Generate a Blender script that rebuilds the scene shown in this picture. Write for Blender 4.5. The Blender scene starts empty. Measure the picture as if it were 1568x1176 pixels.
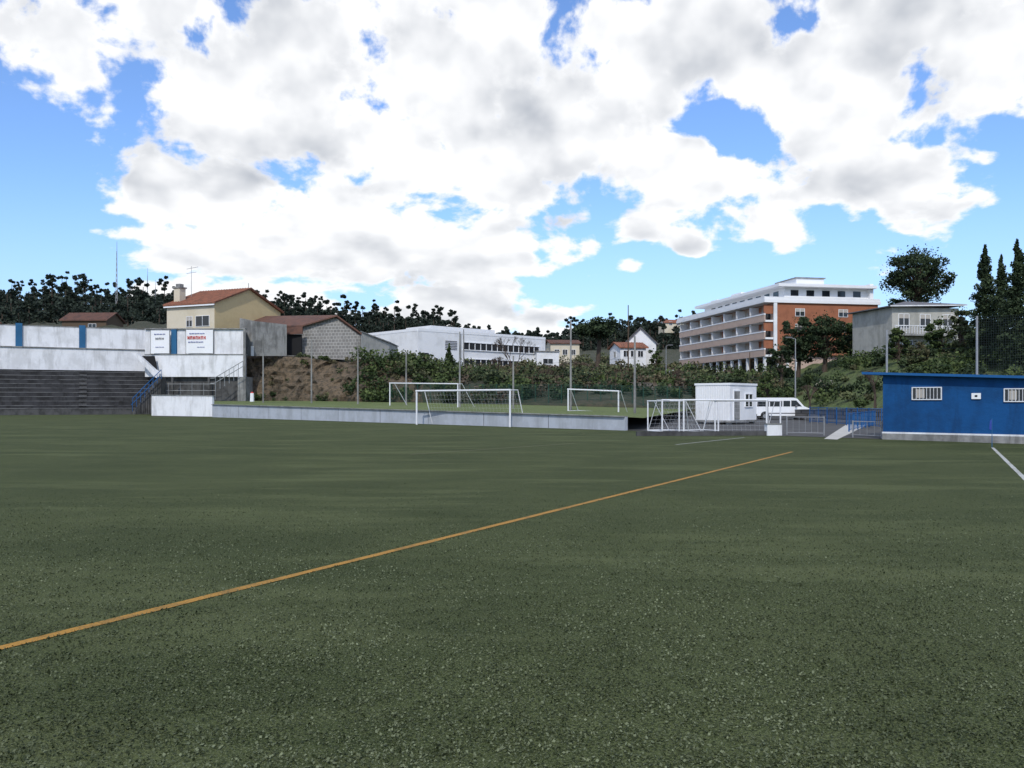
import bpy, math, random
import numpy as np
from mathutils import Vector, noise as mnoise
random.seed(7); RS=np.random.RandomState(11)
F=1280.0; EYE=1.7; HZ=614.0
def P(px,py,d): return Vector(((px-784)/F*d, d, EYE+(HZ-py)/F*d))
def G(px,py,z=0.0):
    d=(EYE-z)*F/(py-HZ); return Vector(((px-784)/F*d,d,z))
def XY(px,d): return ((px-784)/F*d,d)
def Z(py,d): return EYE+(HZ-py)/F*d
scene=bpy.context.scene
# ---------------------------------------------------------------- materials
def newmat(name):
    m=bpy.data.materials.new(name); m.use_nodes=True
    nt=m.node_tree; b=nt.nodes['Principled BSDF']; return m,nt,b
def N(nt,t,**k):
    n=nt.nodes.new(t)
    for a,v in k.items(): setattr(n,a,v)
    return n
def mixc(nt,fac,a,b,mode='MIX'):
    m=N(nt,'ShaderNodeMix',data_type='RGBA',blend_type=mode)
    for s,v in ((m.inputs[0],fac),(m.inputs[6],a),(m.inputs[7],b)):
        if hasattr(v,'links') or hasattr(v,'is_linked'): nt.links.new(v,s)
        elif isinstance(v,(int,float)): s.default_value=v
        else: s.default_value=(v[0],v[1],v[2],1)
    return m.outputs[2]
def ramp(nt,src,lo,hi,a=0.0,b=1.0,interp='SMOOTHSTEP'):
    r=N(nt,'ShaderNodeMapRange',interpolation_type=interp)
    nt.links.new(src,r.inputs[0])
    r.inputs[1].default_value=lo; r.inputs[2].default_value=hi
    r.inputs[3].default_value=a; r.inputs[4].default_value=b
    return r.outputs[0]
def ocoord(nt,scale=(1,1,1)):
    tc=N(nt,'ShaderNodeTexCoord'); mp=N(nt,'ShaderNodeMapping')
    mp.inputs['Scale'].default_value=scale
    nt.links.new(tc.outputs['Object'],mp.inputs[0]); return mp.outputs[0]
def nz(nt,scale,detail=4,rough=.55,sc=(1,1,1),dim='3D'):
    n=N(nt,'ShaderNodeTexNoise',noise_dimensions=dim); n.inputs['Scale'].default_value=scale
    n.inputs['Detail'].default_value=detail; n.inputs['Roughness'].default_value=rough
    nt.links.new(ocoord(nt,sc),n.inputs['Vector']); return n.outputs['Fac']
def mat(name,col,rough=.8,dirt=None,amt=.35,scale=.8,streak=False,bump=0,metal=0,spec=.3):
    m,nt,b=newmat(name)
    dirt=dirt or tuple(c*.6 for c in col)
    f1=nz(nt,scale,5,.65)
    c=mixc(nt,ramp(nt,f1,.42,.68,0,amt),col,dirt)
    if streak:
        f2=nz(nt,1.0,5,.7,(1.3,1.3,.22))
        c=mixc(nt,ramp(nt,f2,.48,.66,0,.75*min(1,amt+.2)),c,dirt)
    f3=nz(nt,scale*9,2,.6)
    c=mixc(nt,ramp(nt,f3,.3,.7,0,.18),c,tuple(x*.75 for x in col))
    nt.links.new(c,b.inputs['Base Color'])
    b.inputs['Roughness'].default_value=rough; b.inputs['Metallic'].default_value=metal
    b.inputs['Specular IOR Level'].default_value=spec
    if bump:
        bp=N(nt,'ShaderNodeBump'); bp.inputs['Strength'].default_value=bump; bp.inputs['Distance'].default_value=.05
        nt.links.new(f3,bp.inputs['Height']); nt.links.new(bp.outputs[0],b.inputs['Normal'])
    return m
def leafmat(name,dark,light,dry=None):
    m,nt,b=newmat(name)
    at=N(nt,'ShaderNodeAttribute',attribute_name='tone')
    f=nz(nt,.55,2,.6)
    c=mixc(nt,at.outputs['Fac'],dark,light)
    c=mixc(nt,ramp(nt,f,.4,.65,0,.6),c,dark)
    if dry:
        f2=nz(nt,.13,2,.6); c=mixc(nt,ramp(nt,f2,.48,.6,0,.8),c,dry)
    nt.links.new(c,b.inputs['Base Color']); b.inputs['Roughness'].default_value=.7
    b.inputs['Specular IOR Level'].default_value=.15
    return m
def blockmat(name,c1,c2,mort,ang,w,h,ms=.015,rough=.9):
    m,nt,b=newmat(name)
    tc=N(nt,'ShaderNodeTexCoord'); sp=N(nt,'ShaderNodeSeparateXYZ'); nt.links.new(tc.outputs['Object'],sp.inputs[0])
    dx=N(nt,'ShaderNodeMath',operation='MULTIPLY'); nt.links.new(sp.outputs[0],dx.inputs[0]); dx.inputs[1].default_value=math.cos(ang)
    dy=N(nt,'ShaderNodeMath',operation='MULTIPLY_ADD'); nt.links.new(sp.outputs[1],dy.inputs[0]); dy.inputs[1].default_value=math.sin(ang); nt.links.new(dx.outputs[0],dy.inputs[2])
    cb=N(nt,'ShaderNodeCombineXYZ'); nt.links.new(dy.outputs[0],cb.inputs[0]); nt.links.new(sp.outputs[2],cb.inputs[1])
    br=N(nt,'ShaderNodeTexBrick'); nt.links.new(cb.outputs[0],br.inputs['Vector'])
    br.inputs['Color1'].default_value=(*c1,1); br.inputs['Color2'].default_value=(*c2,1); br.inputs['Mortar'].default_value=(*mort,1)
    br.inputs['Scale'].default_value=1; br.inputs['Brick Width'].default_value=w; br.inputs['Row Height'].default_value=h; br.inputs['Mortar Size'].default_value=ms
    f=nz(nt,.5,5,.7); c=mixc(nt,ramp(nt,f,.45,.7,0,.5),br.outputs[0],tuple(x*.5 for x in c1))
    nt.links.new(c,b.inputs['Base Color']); b.inputs['Roughness'].default_value=rough
    return m
M={}
M['stucco']=mat('dirty_white_paint',(.74,.75,.77),dirt=(.28,.28,.27),amt=.32,scale=.5,streak=True)
M['white']=mat('white_paint',(.75,.76,.77),dirt=(.5,.5,.48),amt=.45,scale=.4)
M['lowwall']=mat('low_wall_paint',(.42,.45,.50),dirt=(.28,.30,.32),amt=.6,scale=.7,streak=True)
M['white2']=mat('bright_white',(.79,.80,.81),amt=.12,rough=.5)
M['metalw']=mat('white_metal',(.70,.71,.73),amt=.15,rough=.4)
M['bluep']=mat('blue_pilaster',(.025,.12,.25),amt=.4)
M['blue']=mat('blue_wall_paint',(.009,.074,.22),dirt=(.008,.045,.13),amt=.85,scale=.6,streak=True,rough=.75,bump=.3,spec=.15)
M['bluef']=mat('blue_fascia',(.012,.10,.28),amt=.3)
M['concrete']=mat('concrete',(.27,.27,.26),dirt=(.10,.10,.095),amt=.8,scale=.7,streak=True,bump=.4)
M['conc_dark']=mat('weathered_concrete',(.085,.085,.085),dirt=(.03,.03,.03),amt=.9,scale=.9,streak=True,bump=.5)
M['terrace']=mat('shaded_terrace_concrete',(.045,.045,.048),dirt=(.014,.014,.014),amt=.95,scale=.6,streak=True,bump=.3)  # shade on the risers is put into this dark concrete colour
M['lit_nosing']=mat('lit_step_nosing',(.15,.15,.15),dirt=(.035,.035,.035),amt=.95,scale=.5,bump=.4)  # paler colour paints the light caught by the treads
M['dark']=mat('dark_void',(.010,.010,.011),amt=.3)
M['cream']=mat('cream_render',(.60,.54,.42),dirt=(.45,.38,.25),amt=.4,scale=.4)
M['yellow']=mat('yellow_render',(.58,.46,.25),dirt=(.45,.33,.17),amt=.4,scale=.4)
M['tile']=mat('clay_tiles',(.27,.11,.065),dirt=(.12,.065,.045),amt=.8,scale=1.2,bump=.6)
M['tileold']=mat('old_tiles',(.14,.07,.05),dirt=(.06,.04,.035),amt=.8,scale=1.,bump=.6)
M['slate']=mat('grey_roof',(.14,.14,.15),amt=.6)
M['orange']=blockmat('orange_brick',(.33,.12,.06),(.30,.105,.052),(.27,.125,.07),math.atan2(.18,.984),.3,.12,.01)
M['pinkish']=mat('balcony_render',(.50,.38,.31),dirt=(.38,.27,.22),amt=.4)
M['greyhouse']=mat('grey_house_render',(.42,.41,.37),dirt=(.24,.24,.21),amt=.6,streak=True)
M['block']=blockmat('concrete_blocks',(.22,.21,.195),(.17,.165,.155),(.36,.35,.33),0.0,.5,.45,.04)
M['glass'],_nt,_b=newmat('window_glass'); _b.inputs['Base Color'].default_value=(.02,.025,.03,1); _b.inputs['Roughness'].default_value=.08
M['blind']=mat('roller_blind',(.42,.39,.35),amt=.2)
M['steel']=mat('galvanised_steel',(.30,.31,.32),metal=.3,rough=.5,amt=.4,scale=3)
M['green_steel']=mat('green_steel',(.02,.07,.05),rough=.5)
M['darkwire']=mat('dark_net',(.02,.03,.03),rough=.8)
M['stone']=blockmat('field_stone',(.20,.18,.15),(.12,.11,.10),(.05,.045,.04),.2,.6,.3,.04)
M['rubber']=mat('rubber',(.02,.02,.02)); M['wood']=mat('wood',(.10,.07,.045),scale=4)
M['bark']=mat('bark',(.075,.055,.04),scale=3,bump=.6)
M['red']=mat('sign_red',(.5,.04,.03)); M['bluesign']=mat('sign_blue',(.03,.06,.3))
M['asphalt']=mat('asphalt',(.06,.06,.06),dirt=(.1,.1,.095),amt=.8,scale=.6)
M['paving']=mat('sunlit_paving',(.50,.49,.45),amt=.4,scale=1)  # sunlight on the paving is part of this colour
M['pine']=leafmat('pine_leaves',(.016,.028,.014),(.062,.088,.038))
M['leaf']=leafmat('broad_leaves',(.024,.042,.015),(.105,.14,.046))
M['olive']=leafmat('olive_leaves',(.036,.048,.022),(.135,.155,.068),(.12,.10,.058))
M['twig']=leafmat('bare_twigs',(.06,.045,.033),(.15,.12,.085))
M['forest']=leafmat('hazy_forest_leaves',(.015,.023,.017),(.045,.060,.042))  # bluish distance haze mixed into the leaf colours
M['blossom']=leafmat('blossom',(.22,.21,.16),(.5,.48,.4))
def turf():
    m,nt,b=newmat('artificial_turf')
    fine=nz(nt,46,2,.8,dim='2D'); mid=nz(nt,5,5,.7,(.9,1,1),'2D'); big=nz(nt,.35,4,.65,(.7,1,1),'2D'); band=nz(nt,.7,4,.65,(.22,1,1),'2D')
    c=mixc(nt,ramp(nt,fine,.32,.68),(.012,.018,.006),(.100,.120,.047))
    c=mixc(nt,ramp(nt,mid,.38,.68,0,.5),c,(.066,.084,.032))
    c=mixc(nt,ramp(nt,big,.35,.68,0,.45),c,(.024,.036,.012))
    c=mixc(nt,ramp(nt,band,.48,.72,0,.42),c,(.120,.138,.06))
    glint=nz(nt,95,1,.9,dim='2D'); c=mixc(nt,ramp(nt,glint,.60,.72,0,.65),c,(.22,.24,.15))  # pale specks paint the glint of synthetic blades
    nt.links.new(c,b.inputs['Base Color']); b.inputs['Roughness'].default_value=.85; b.inputs['Specular IOR Level'].default_value=.06
    bp=N(nt,'ShaderNodeBump'); bp.inputs['Strength'].default_value=.8; bp.inputs['Distance'].default_value=.02
    nt.links.new(fine,bp.inputs['Height']); nt.links.new(bp.outputs[0],b.inputs['Normal']); return m
M['turf']=turf()
def linemat(name,col,cover):
    m,nt,b=newmat(name); f=nz(nt,45,3,.8,dim='2D'); g=nz(nt,3,3,.6,dim='2D')
    c=mixc(nt,ramp(nt,f,cover-.1,cover+.12),col,(.03,.045,.015))
    c=mixc(nt,ramp(nt,g,.45,.7,0,.4),c,(.06,.055,.02))
    nt.links.new(c,b.inputs['Base Color']); b.inputs['Roughness'].default_value=.9; return m
M['yline']=linemat('yellow_fibre',(.38,.19,.024),.61)
M['wline']=linemat('white_fibre',(.46,.47,.44),.6)
M['fline']=linemat('faded_fibre',(.13,.12,.05),.52)
def slopemat(name,c1,c2,c3,s=1.0):
    m,nt,b=newmat(name); f=nz(nt,.16*s,4,.65); g=nz(nt,1.3*s,5,.7); h=nz(nt,6*s,2,.7)
    c=mixc(nt,ramp(nt,f,.42,.6),c1,c2); c=mixc(nt,ramp(nt,g,.45,.62,0,.85),c,c3)
    c=mixc(nt,ramp(nt,h,.35,.7,0,.35),c,tuple(x*.4 for x in c1))
    nt.links.new(c,b.inputs['Base Color']); b.inputs['Roughness'].default_value=.95
    bp=N(nt,'ShaderNodeBump'); bp.inputs['Strength'].default_value=1; bp.inputs['Distance'].default_value=.5
    nt.links.new(g,bp.inputs['Height']); nt.links.new(bp.outputs[0],b.inputs['Normal'])
    return m
M['hill']=slopemat('hill_scrub',(.048,.056,.030),(.036,.046,.022),(.085,.072,.045))
M['lawn']=slopemat('grass_slope',(.09,.135,.034),(.11,.145,.045),(.055,.066,.026))
M['field2']=slopemat('rough_pitch_grass',(.13,.175,.042),(.15,.185,.06),(.11,.14,.04))
M['ground']=slopemat('ground_earth',(.10,.09,.06),(.07,.08,.04),(.12,.11,.08))
M['soil']=slopemat('rocky_bank',(.185,.135,.085),(.125,.097,.066),(.05,.043,.028),1.4)
# ---------------------------------------------------------------- mesh helpers
import bmesh
class MB:
    def __init__(s): s.v=[]; s.f=[]
    def add(s,vs,fs):
        o=len(s.v); s.v+= [tuple(v) for v in vs]; s.f+=[tuple(o+i for i in f) for f in fs]
    def extr(s,pts,vec):
        n=len(pts); vec=Vector(vec); pts=[Vector(p) for p in pts]
        vs=pts+[p+vec for p in pts]
        fs=[tuple(range(n)),tuple(range(2*n-1,n-1,-1))]+[(i,i+n,(i+1)%n+n,(i+1)%n) for i in range(n)]
        s.add(vs,fs)
    def box(s,fr,u0,u1,v0,v1,z0,z1):
        a=[fr(u0,v0,z0),fr(u1,v0,z0),fr(u1,v1,z0),fr(u0,v1,z0)]
        s.extr(a,(0,0,z1-z0))
    def cone(s,p0,p1,r0,r1,n=6):
        p0=Vector(p0);p1=Vector(p1); ax=(p1-p0)
        if ax.length<1e-6: return
        ax.normalize(); t=ax.cross(Vector((0,0,1)) if abs(ax.z)<.9 else Vector((1,0,0))).normalized(); b=ax.cross(t)
        vs=[]
        for p,r in ((p0,r0),(p1,r1)):
            for i in range(n):
                a=2*math.pi*i/n; vs.append(p+t*math.cos(a)*r+b*math.sin(a)*r)
        fs=[(i,(i+1)%n,(i+1)%n+n,i+n) for i in range(n)]+[tuple(range(n-1,-1,-1)),tuple(range(n,2*n))]
        s.add(vs,fs)
    def tube(s,pts,r,n=6):
        for a,b in zip(pts[:-1],pts[1:]): s.cone(a,b,r,r,n)
    def wall(s,px0,d0,yt0,yb0,px1,d1,yt1,yb1,th=.3):
        a=P(px0,yb0,d0);b=P(px1,yb1,d1);c=P(px1,yt1,d1);e=P(px0,yt0,d0)
        dr=(b-a); nrm=Vector((-dr.y,dr.x,0)).normalized()*th
        if nrm.y<0 and abs(nrm.y)>abs(nrm.x): nrm=-nrm
        s.extr([a,b,c,e],nrm)
def frame(ox,oy,ang):
    c,sn=math.cos(ang),math.sin(ang)
    return lambda u,v,z: Vector((ox+u*c-v*sn, oy+u*sn+v*c, z))
def link(o): bpy.context.collection.objects.link(o)
def mkobj(name,mb,m,parent=None,bevel=0):
    me=bpy.data.meshes.new(name); me.from_pydata(mb.v,[],mb.f); me.update()
    if m: me.materials.append(m)
    o=bpy.data.objects.new(name,me); link(o)
    if parent: o.parent=parent
    bm=bmesh.new(); bm.from_mesh(me); bmesh.ops.recalc_face_normals(bm,faces=bm.faces); bm.to_mesh(me); bm.free()
    if bevel:
        bv=o.modifiers.new('b','BEVEL'); bv.width=bevel; bv.segments=2
    return o
class Grp:
    def __init__(s,name): s.name=name; s.p={}
    def __call__(s,part,m):
        if part not in s.p: s.p[part]=(MB(),M[m] if isinstance(m,str) else m)
        return s.p[part][0]
    def done(s,bevel=0):
        e=bpy.data.objects.new(s.name,None); link(e)
        for k,(mb,m) in s.p.items():
            if mb.v: mkobj(k,mb,m,e,bevel)
        return e
def leafobj(name,C,S,R,m,parent=None,flat=0.0):
    n=len(C); C=np.asarray(C,float); S=np.asarray(S,float)
    nrm=RS.normal(size=(n,3)); nrm[:,2]+=flat; nrm/=np.linalg.norm(nrm,axis=1)[:,None]
    t=np.cross(nrm,RS.normal(size=(n,3))); t/=np.linalg.norm(t,axis=1)[:,None]; b=np.cross(nrm,t)
    asp=RS.uniform(.45,.9,(n,1)); s=S[:,None]
    V=np.stack([C-t*s,C-b*s*asp,C+t*s,C+b*s*asp],1).reshape(-1,3)
    me=bpy.data.meshes.new(name); me.vertices.add(4*n); me.vertices.foreach_set('co',V.ravel())
    me.loops.add(4*n); me.loops.foreach_set('vertex_index',np.arange(4*n,dtype=np.int32))
    me.polygons.add(n); me.polygons.foreach_set('loop_start',np.arange(0,4*n,4,dtype=np.int32))
    at=me.attributes.new('tone','FLOAT','FACE'); at.data.foreach_set('value',np.asarray(R,np.float32))
    me.update(calc_edges=True); me.materials.append(m)
    o=bpy.data.objects.new(name,me); link(o)
    if parent: o.parent=parent
    return o
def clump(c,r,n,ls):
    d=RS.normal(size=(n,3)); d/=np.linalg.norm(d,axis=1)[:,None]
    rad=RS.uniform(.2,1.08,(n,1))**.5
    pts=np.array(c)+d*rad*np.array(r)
    R=np.clip(.35+.4*d[:,2]+RS.normal(0,.22,n),0,1)  # light painted into leaf tone: clump tops paler, undersides darker, plus random
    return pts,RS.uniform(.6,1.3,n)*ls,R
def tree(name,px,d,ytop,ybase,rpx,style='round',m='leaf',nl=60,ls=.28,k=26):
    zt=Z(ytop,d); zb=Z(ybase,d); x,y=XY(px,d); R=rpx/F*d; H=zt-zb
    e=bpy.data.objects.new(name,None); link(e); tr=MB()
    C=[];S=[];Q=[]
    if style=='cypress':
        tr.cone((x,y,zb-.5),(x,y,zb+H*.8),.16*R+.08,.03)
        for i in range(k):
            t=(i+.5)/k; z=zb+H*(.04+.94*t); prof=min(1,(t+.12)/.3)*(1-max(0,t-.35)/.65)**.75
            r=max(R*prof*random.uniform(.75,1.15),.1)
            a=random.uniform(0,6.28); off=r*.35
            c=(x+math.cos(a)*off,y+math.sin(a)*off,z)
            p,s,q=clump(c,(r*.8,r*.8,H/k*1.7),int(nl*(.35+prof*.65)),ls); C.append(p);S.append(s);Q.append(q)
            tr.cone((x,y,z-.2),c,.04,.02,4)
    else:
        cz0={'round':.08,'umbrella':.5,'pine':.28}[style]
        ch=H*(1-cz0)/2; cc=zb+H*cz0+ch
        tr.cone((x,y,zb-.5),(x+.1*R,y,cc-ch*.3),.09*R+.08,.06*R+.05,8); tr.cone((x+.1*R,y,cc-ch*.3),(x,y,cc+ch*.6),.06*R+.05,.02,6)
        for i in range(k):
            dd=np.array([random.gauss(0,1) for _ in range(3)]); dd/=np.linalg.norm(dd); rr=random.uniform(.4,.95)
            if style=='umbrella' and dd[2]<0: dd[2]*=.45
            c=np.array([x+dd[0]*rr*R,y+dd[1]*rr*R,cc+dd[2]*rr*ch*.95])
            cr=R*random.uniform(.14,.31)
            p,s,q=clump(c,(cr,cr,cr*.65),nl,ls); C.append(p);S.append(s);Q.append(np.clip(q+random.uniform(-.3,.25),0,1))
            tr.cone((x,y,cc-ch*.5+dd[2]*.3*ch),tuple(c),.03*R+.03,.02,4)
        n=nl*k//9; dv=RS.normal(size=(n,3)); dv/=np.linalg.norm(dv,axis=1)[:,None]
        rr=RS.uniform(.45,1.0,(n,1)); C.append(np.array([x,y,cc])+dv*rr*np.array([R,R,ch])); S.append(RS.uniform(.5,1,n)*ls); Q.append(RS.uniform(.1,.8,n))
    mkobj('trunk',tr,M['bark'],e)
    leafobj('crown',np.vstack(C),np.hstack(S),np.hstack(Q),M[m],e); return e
# ---------------------------------------------------------------- world
w=bpy.data.worlds.new("World"); scene.world=w; w.use_nodes=True; nt=w.node_tree
SUN_EL=math.radians(44); SUN_AZ=math.radians(188)
for n in list(nt.nodes): nt.nodes.remove(n)
out=N(nt,'ShaderNodeOutputWorld'); bg=N(nt,'ShaderNodeBackground'); nt.links.new(bg.outputs[0],out.inputs[0])
STR=.12; bg.inputs[1].default_value=STR
sky=N(nt,'ShaderNodeTexSky',sky_type='NISHITA'); sky.sun_disc=False; sky.sun_elevation=SUN_EL; sky.sun_rotation=SUN_AZ
sky.air_density=1.0; sky.dust_density=.6; sky.ozone_density=2.0
tc=N(nt,'ShaderNodeTexCoord'); sp=N(nt,'ShaderNodeSeparateXYZ'); nt.links.new(tc.outputs['Generated'],sp.inputs[0])
def mth(op,a,b=None,c=None):
    n=N(nt,'ShaderNodeMath',operation=op)
    for i,v in enumerate((a,b,c)):
        if v is None: continue
        if isinstance(v,(int,float)): n.inputs[i].default_value=v
        else: nt.links.new(v,n.inputs[i])
    return n.outputs[0]
az=mth('ARCTAN2',sp.outputs[0],sp.outputs[1]); el=mth('ARCSINE',sp.outputs[2])
pos=N(nt,'ShaderNodeCombineXYZ'); nt.links.new(az,pos.inputs[0]); nt.links.new(el,pos.inputs[1])
blobs=[(780,40,950,150,.115),(330,130,240,80,.10),(660,110,190,110,.11),(900,110,150,80,.11),(350,285,240,55,.18),
(300,402,160,22,.20),(560,400,200,36,.13),(720,420,170,75,.16),(800,260,130,60,.11),(1290,300,155,54,.28),(1490,140,190,80,.13),(1180,60,260,80,.08),(1290,120,150,50,.09),
(700,480,260,22,.18),(1060,283,55,34,.16),(968,409,27,10,.38),(1056,384,30,18,.38),(990,352,40,20,.34),(890,338,60,14,.16),
(40,300,95,110,-.36),(60,430,110,60,-.26),(250,345,120,10,-.18),(1010,450,100,50,-.34),(1250,440,260,50,-.34),
(1540,350,80,100,-.30),(1090,185,80,24,-.20),(1030,330,150,26,-.10),(700,22,60,14,-.12),(600,295,90,20,-.16),(1400,215,110,20,-.18),(1140,250,30,45,-.14),(60,70,24,60,-.12),(140,60,120,60,.08)]
acc=None
for (bx,by,rx,ry,wt) in blobs:
    a0=math.atan((bx-784)/F); e0=math.atan((HZ-by)/F*math.cos(a0))
    s=N(nt,'ShaderNodeVectorMath',operation='SUBTRACT'); nt.links.new(pos.outputs[0],s.inputs[0]); s.inputs[1].default_value=(a0,e0,0)
    q=N(nt,'ShaderNodeVectorMath',operation='MULTIPLY'); nt.links.new(s.outputs[0],q.inputs[0]); q.inputs[1].default_value=(F/rx*.9,F/ry*.9,0)
    dt=N(nt,'ShaderNodeVectorMath',operation='DOT_PRODUCT'); nt.links.new(q.outputs[0],dt.inputs[0]); nt.links.new(q.outputs[0],dt.inputs[1])
    g=mth('POWER',.3679,dt.outputs['Value'])
    acc=mth('MULTIPLY_ADD',g,wt,acc if acc is not None else -.010)
elc=mth('MAXIMUM',el,0.0); lv=mth('LOGARITHM',mth('ADD',elc,.16),math.e)
def ccoord(ou,ov):
    cb=N(nt,'ShaderNodeCombineXYZ'); nt.links.new(mth('ADD',az,ou),cb.inputs[0]); nt.links.new(mth('MULTIPLY_ADD',lv,.62,ov),cb.inputs[1]); return cb.outputs[0]
def cnoise(v,scale,det,rough,dist=0):
    n1=N(nt,'ShaderNodeTexNoise',noise_dimensions='2D'); nt.links.new(v,n1.inputs['Vector']); n1.inputs['Scale'].default_value=scale; n1.inputs['Detail'].default_value=det; n1.inputs['Roughness'].default_value=rough; n1.inputs['Distortion'].default_value=dist; return n1
v0=ccoord(5.1,2.7); v1=ccoord(5.1+.004,2.7+.035)
nA=cnoise(v0,8.0,7,.55,.1)
vor=N(nt,'ShaderNodeTexVoronoi',voronoi_dimensions='2D',feature='F1'); wv=N(nt,'ShaderNodeVectorMath',operation='MULTIPLY_ADD')
nW=cnoise(v0,14,3,.6); nt.links.new(nW.outputs['Color'],wv.inputs[0]); wv.inputs[1].default_value=(.08,.08,0); nt.links.new(v0,wv.inputs[2]); nt.links.new(wv.outputs[0],vor.inputs['Vector']); vor.inputs['Scale'].default_value=18
shape=mth('MULTIPLY_ADD',vor.outputs['Distance'],-.12,mth('MULTIPLY_ADD',nA.outputs['Fac'],1.25,-.125+.045))
fld=mth('ADD',shape,acc)
dens=ramp(nt,fld,.465,.58)
lo0=cnoise(v0,5.5,3,.5); lo1=cnoise(v1,5.5,3,.5)
relief=mth('SUBTRACT',lo0.outputs['Fac'],lo1.outputs['Fac'])
fine0=cnoise(v0,15,3,.55); fine1=cnoise(v1,15,3,.55)
frel=mth('SUBTRACT',fine0.outputs['Fac'],fine1.outputs['Fac'])
thick=ramp(nt,mth('ADD',lo0.outputs['Fac'],acc),.55,.82)
lit=mth('ADD',mth('ADD',mth('MULTIPLY_ADD',relief,2.8,1.04),mth('MULTIPLY',thick,-.34)),mth('ADD',mth('MULTIPLY',vor.outputs['Distance'],-.20),mth('MULTIPLY',frel,.6)))
edge=ramp(nt,fld,.50,.66,.28,0.0); lit=mth('ADD',lit,edge)
litc=N(nt,'ShaderNodeClamp'); nt.links.new(lit,litc.inputs[0])
k=1/STR
cc=mixc(nt,litc.outputs[0],(.44*k,.48*k,.55*k),(1.05*k,1.06*k,1.08*k))
skyc=mixc(nt,1.0,sky.outputs[0],(1.12,1.36,1.75),'MULTIPLY')
hz=ramp(nt,el,0.0,.25,.62,0.0)
skyc=mixc(nt,hz,skyc,(.50*k,.70*k,.93*k))
nt.links.new(mixc(nt,dens,skyc,cc),bg.inputs[0])
sl=bpy.data.lights.new('sun','SUN'); sl.energy=2.6; sl.angle=math.radians(.6); sl.color=(1,.95,.87)
so=bpy.data.objects.new('sun',sl); link(so)
sd=Vector((math.sin(SUN_AZ)*math.cos(SUN_EL),math.cos(SUN_AZ)*math.cos(SUN_EL),math.sin(SUN_EL)))
so.rotation_euler=sd.to_track_quat('Z','Y').to_euler(); so.location=(0,0,60)
# ---------------------------------------------------------------- ground
g=MB(); g.add([(-3000,-600,-.03),(3000,-600,-.03),(3000,4000,-.03),(-3000,4000,-.03)],[(0,1,2,3)]); mkobj('ground',g,M['ground'])
WL=Vector((*XY(325,88),0)); WR=Vector((*XY(957,48.3),0))
t=MB(); pts=[(-95,-25,0),(60,-25,0),(60,28,0),(*XY(1568,33),0),(*XY(1352,37),0),(*XY(1200,40.5),0),(*XY(960,48),0),tuple(WL),(*XY(232,92),0),(*XY(232,108.5),0),(*XY(-150,96.5),0),(-95,90,0)]
t.add(pts,[tuple(range(len(pts)))]); mkobj('turf_pitch',t,M['turf'])
def line(name,a,b,wd,m,z=.005):
    a=Vector(a);b=Vector(b); n=(b-a); n=Vector((-n.y,n.x,0)).normalized()*wd/2
    l=MB(); seg=160; vs=[];fs=[]
    for i in range(seg+1):
        c=a.lerp(b,i/seg); j1=1+random.uniform(-.1,.1); j2=1+random.uniform(-.1,.1)
        vs+=[(c.x+n.x*j1,c.y+n.y*j1,z),(c.x-n.x*j2,c.y-n.y*j2,z)]
        if i: j=2*i; fs.append((j-2,j-1,j+1,j))
    l.add(vs,fs); mkobj(name,l,M[m])
ya=G(0,993); yb=G(1213,692); line('yellow_field_line',ya+(ya-yb)*.45,yb,.105,'yline')
wa=G(1520,685.5); wb=G(1568,732); line('white_touchline',wa,wb+(wb-wa)*1.6,.10,'wline',.006)
line('faded_field_line',G(628,696),G(880,679),.12,'fline',.006)
line('white_field_line',G(1035,681),G(1140,670),.09,'wline',.006)
n=250000; dd=3.0+15*RS.beta(1.0,2.6,n); xx=(RS.uniform(-1,1,n)*.78)*dd
dl=(Vector((yb.x-ya.x,yb.y-ya.y))).normalized(); dist=np.abs((xx-ya.x)*dl.y-(dd-ya.y)*dl.x); keep=dist>.052
wear=np.sin(xx*9.1+np.sin(dd*7.3)*1.7)*np.sin(dd*8.7+np.sin(xx*6.1)*2.1); keep&=(RS.uniform(0,1,n)<.60+.40*wear)
xx=xx[keep];dd=dd[keep];n=len(xx)
C=np.stack([xx,dd,RS.uniform(.004,.014,n)],1)
leafobj('turf_blades',C,RS.uniform(.003,.012,n),RS.uniform(0,1,n)**1.6,leafmat('blade_fibre',(.026,.036,.013),(.19,.215,.125)),None,1.0)
y=MB(); pts=[XY(960,48.4),XY(1200,40.8),XY(1352,37.2),XY(1800,31),(70,85),(20,105),(12,85)]
y.add([(a,b,.004) for a,b in pts],[tuple(range(len(pts)))]); mkobj('asphalt_yard',y,M['asphalt'])
y=MB(); pts=[G(1262,672,.01),G(1282,673,.01),G(1330,650,.01),G(1296,650,.01)]; y.add(pts,[(0,1,2,3)]); mkobj('sunlit_path',y,M['paving'])  # sunlit strip of paving painted as a pale sheet
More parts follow.
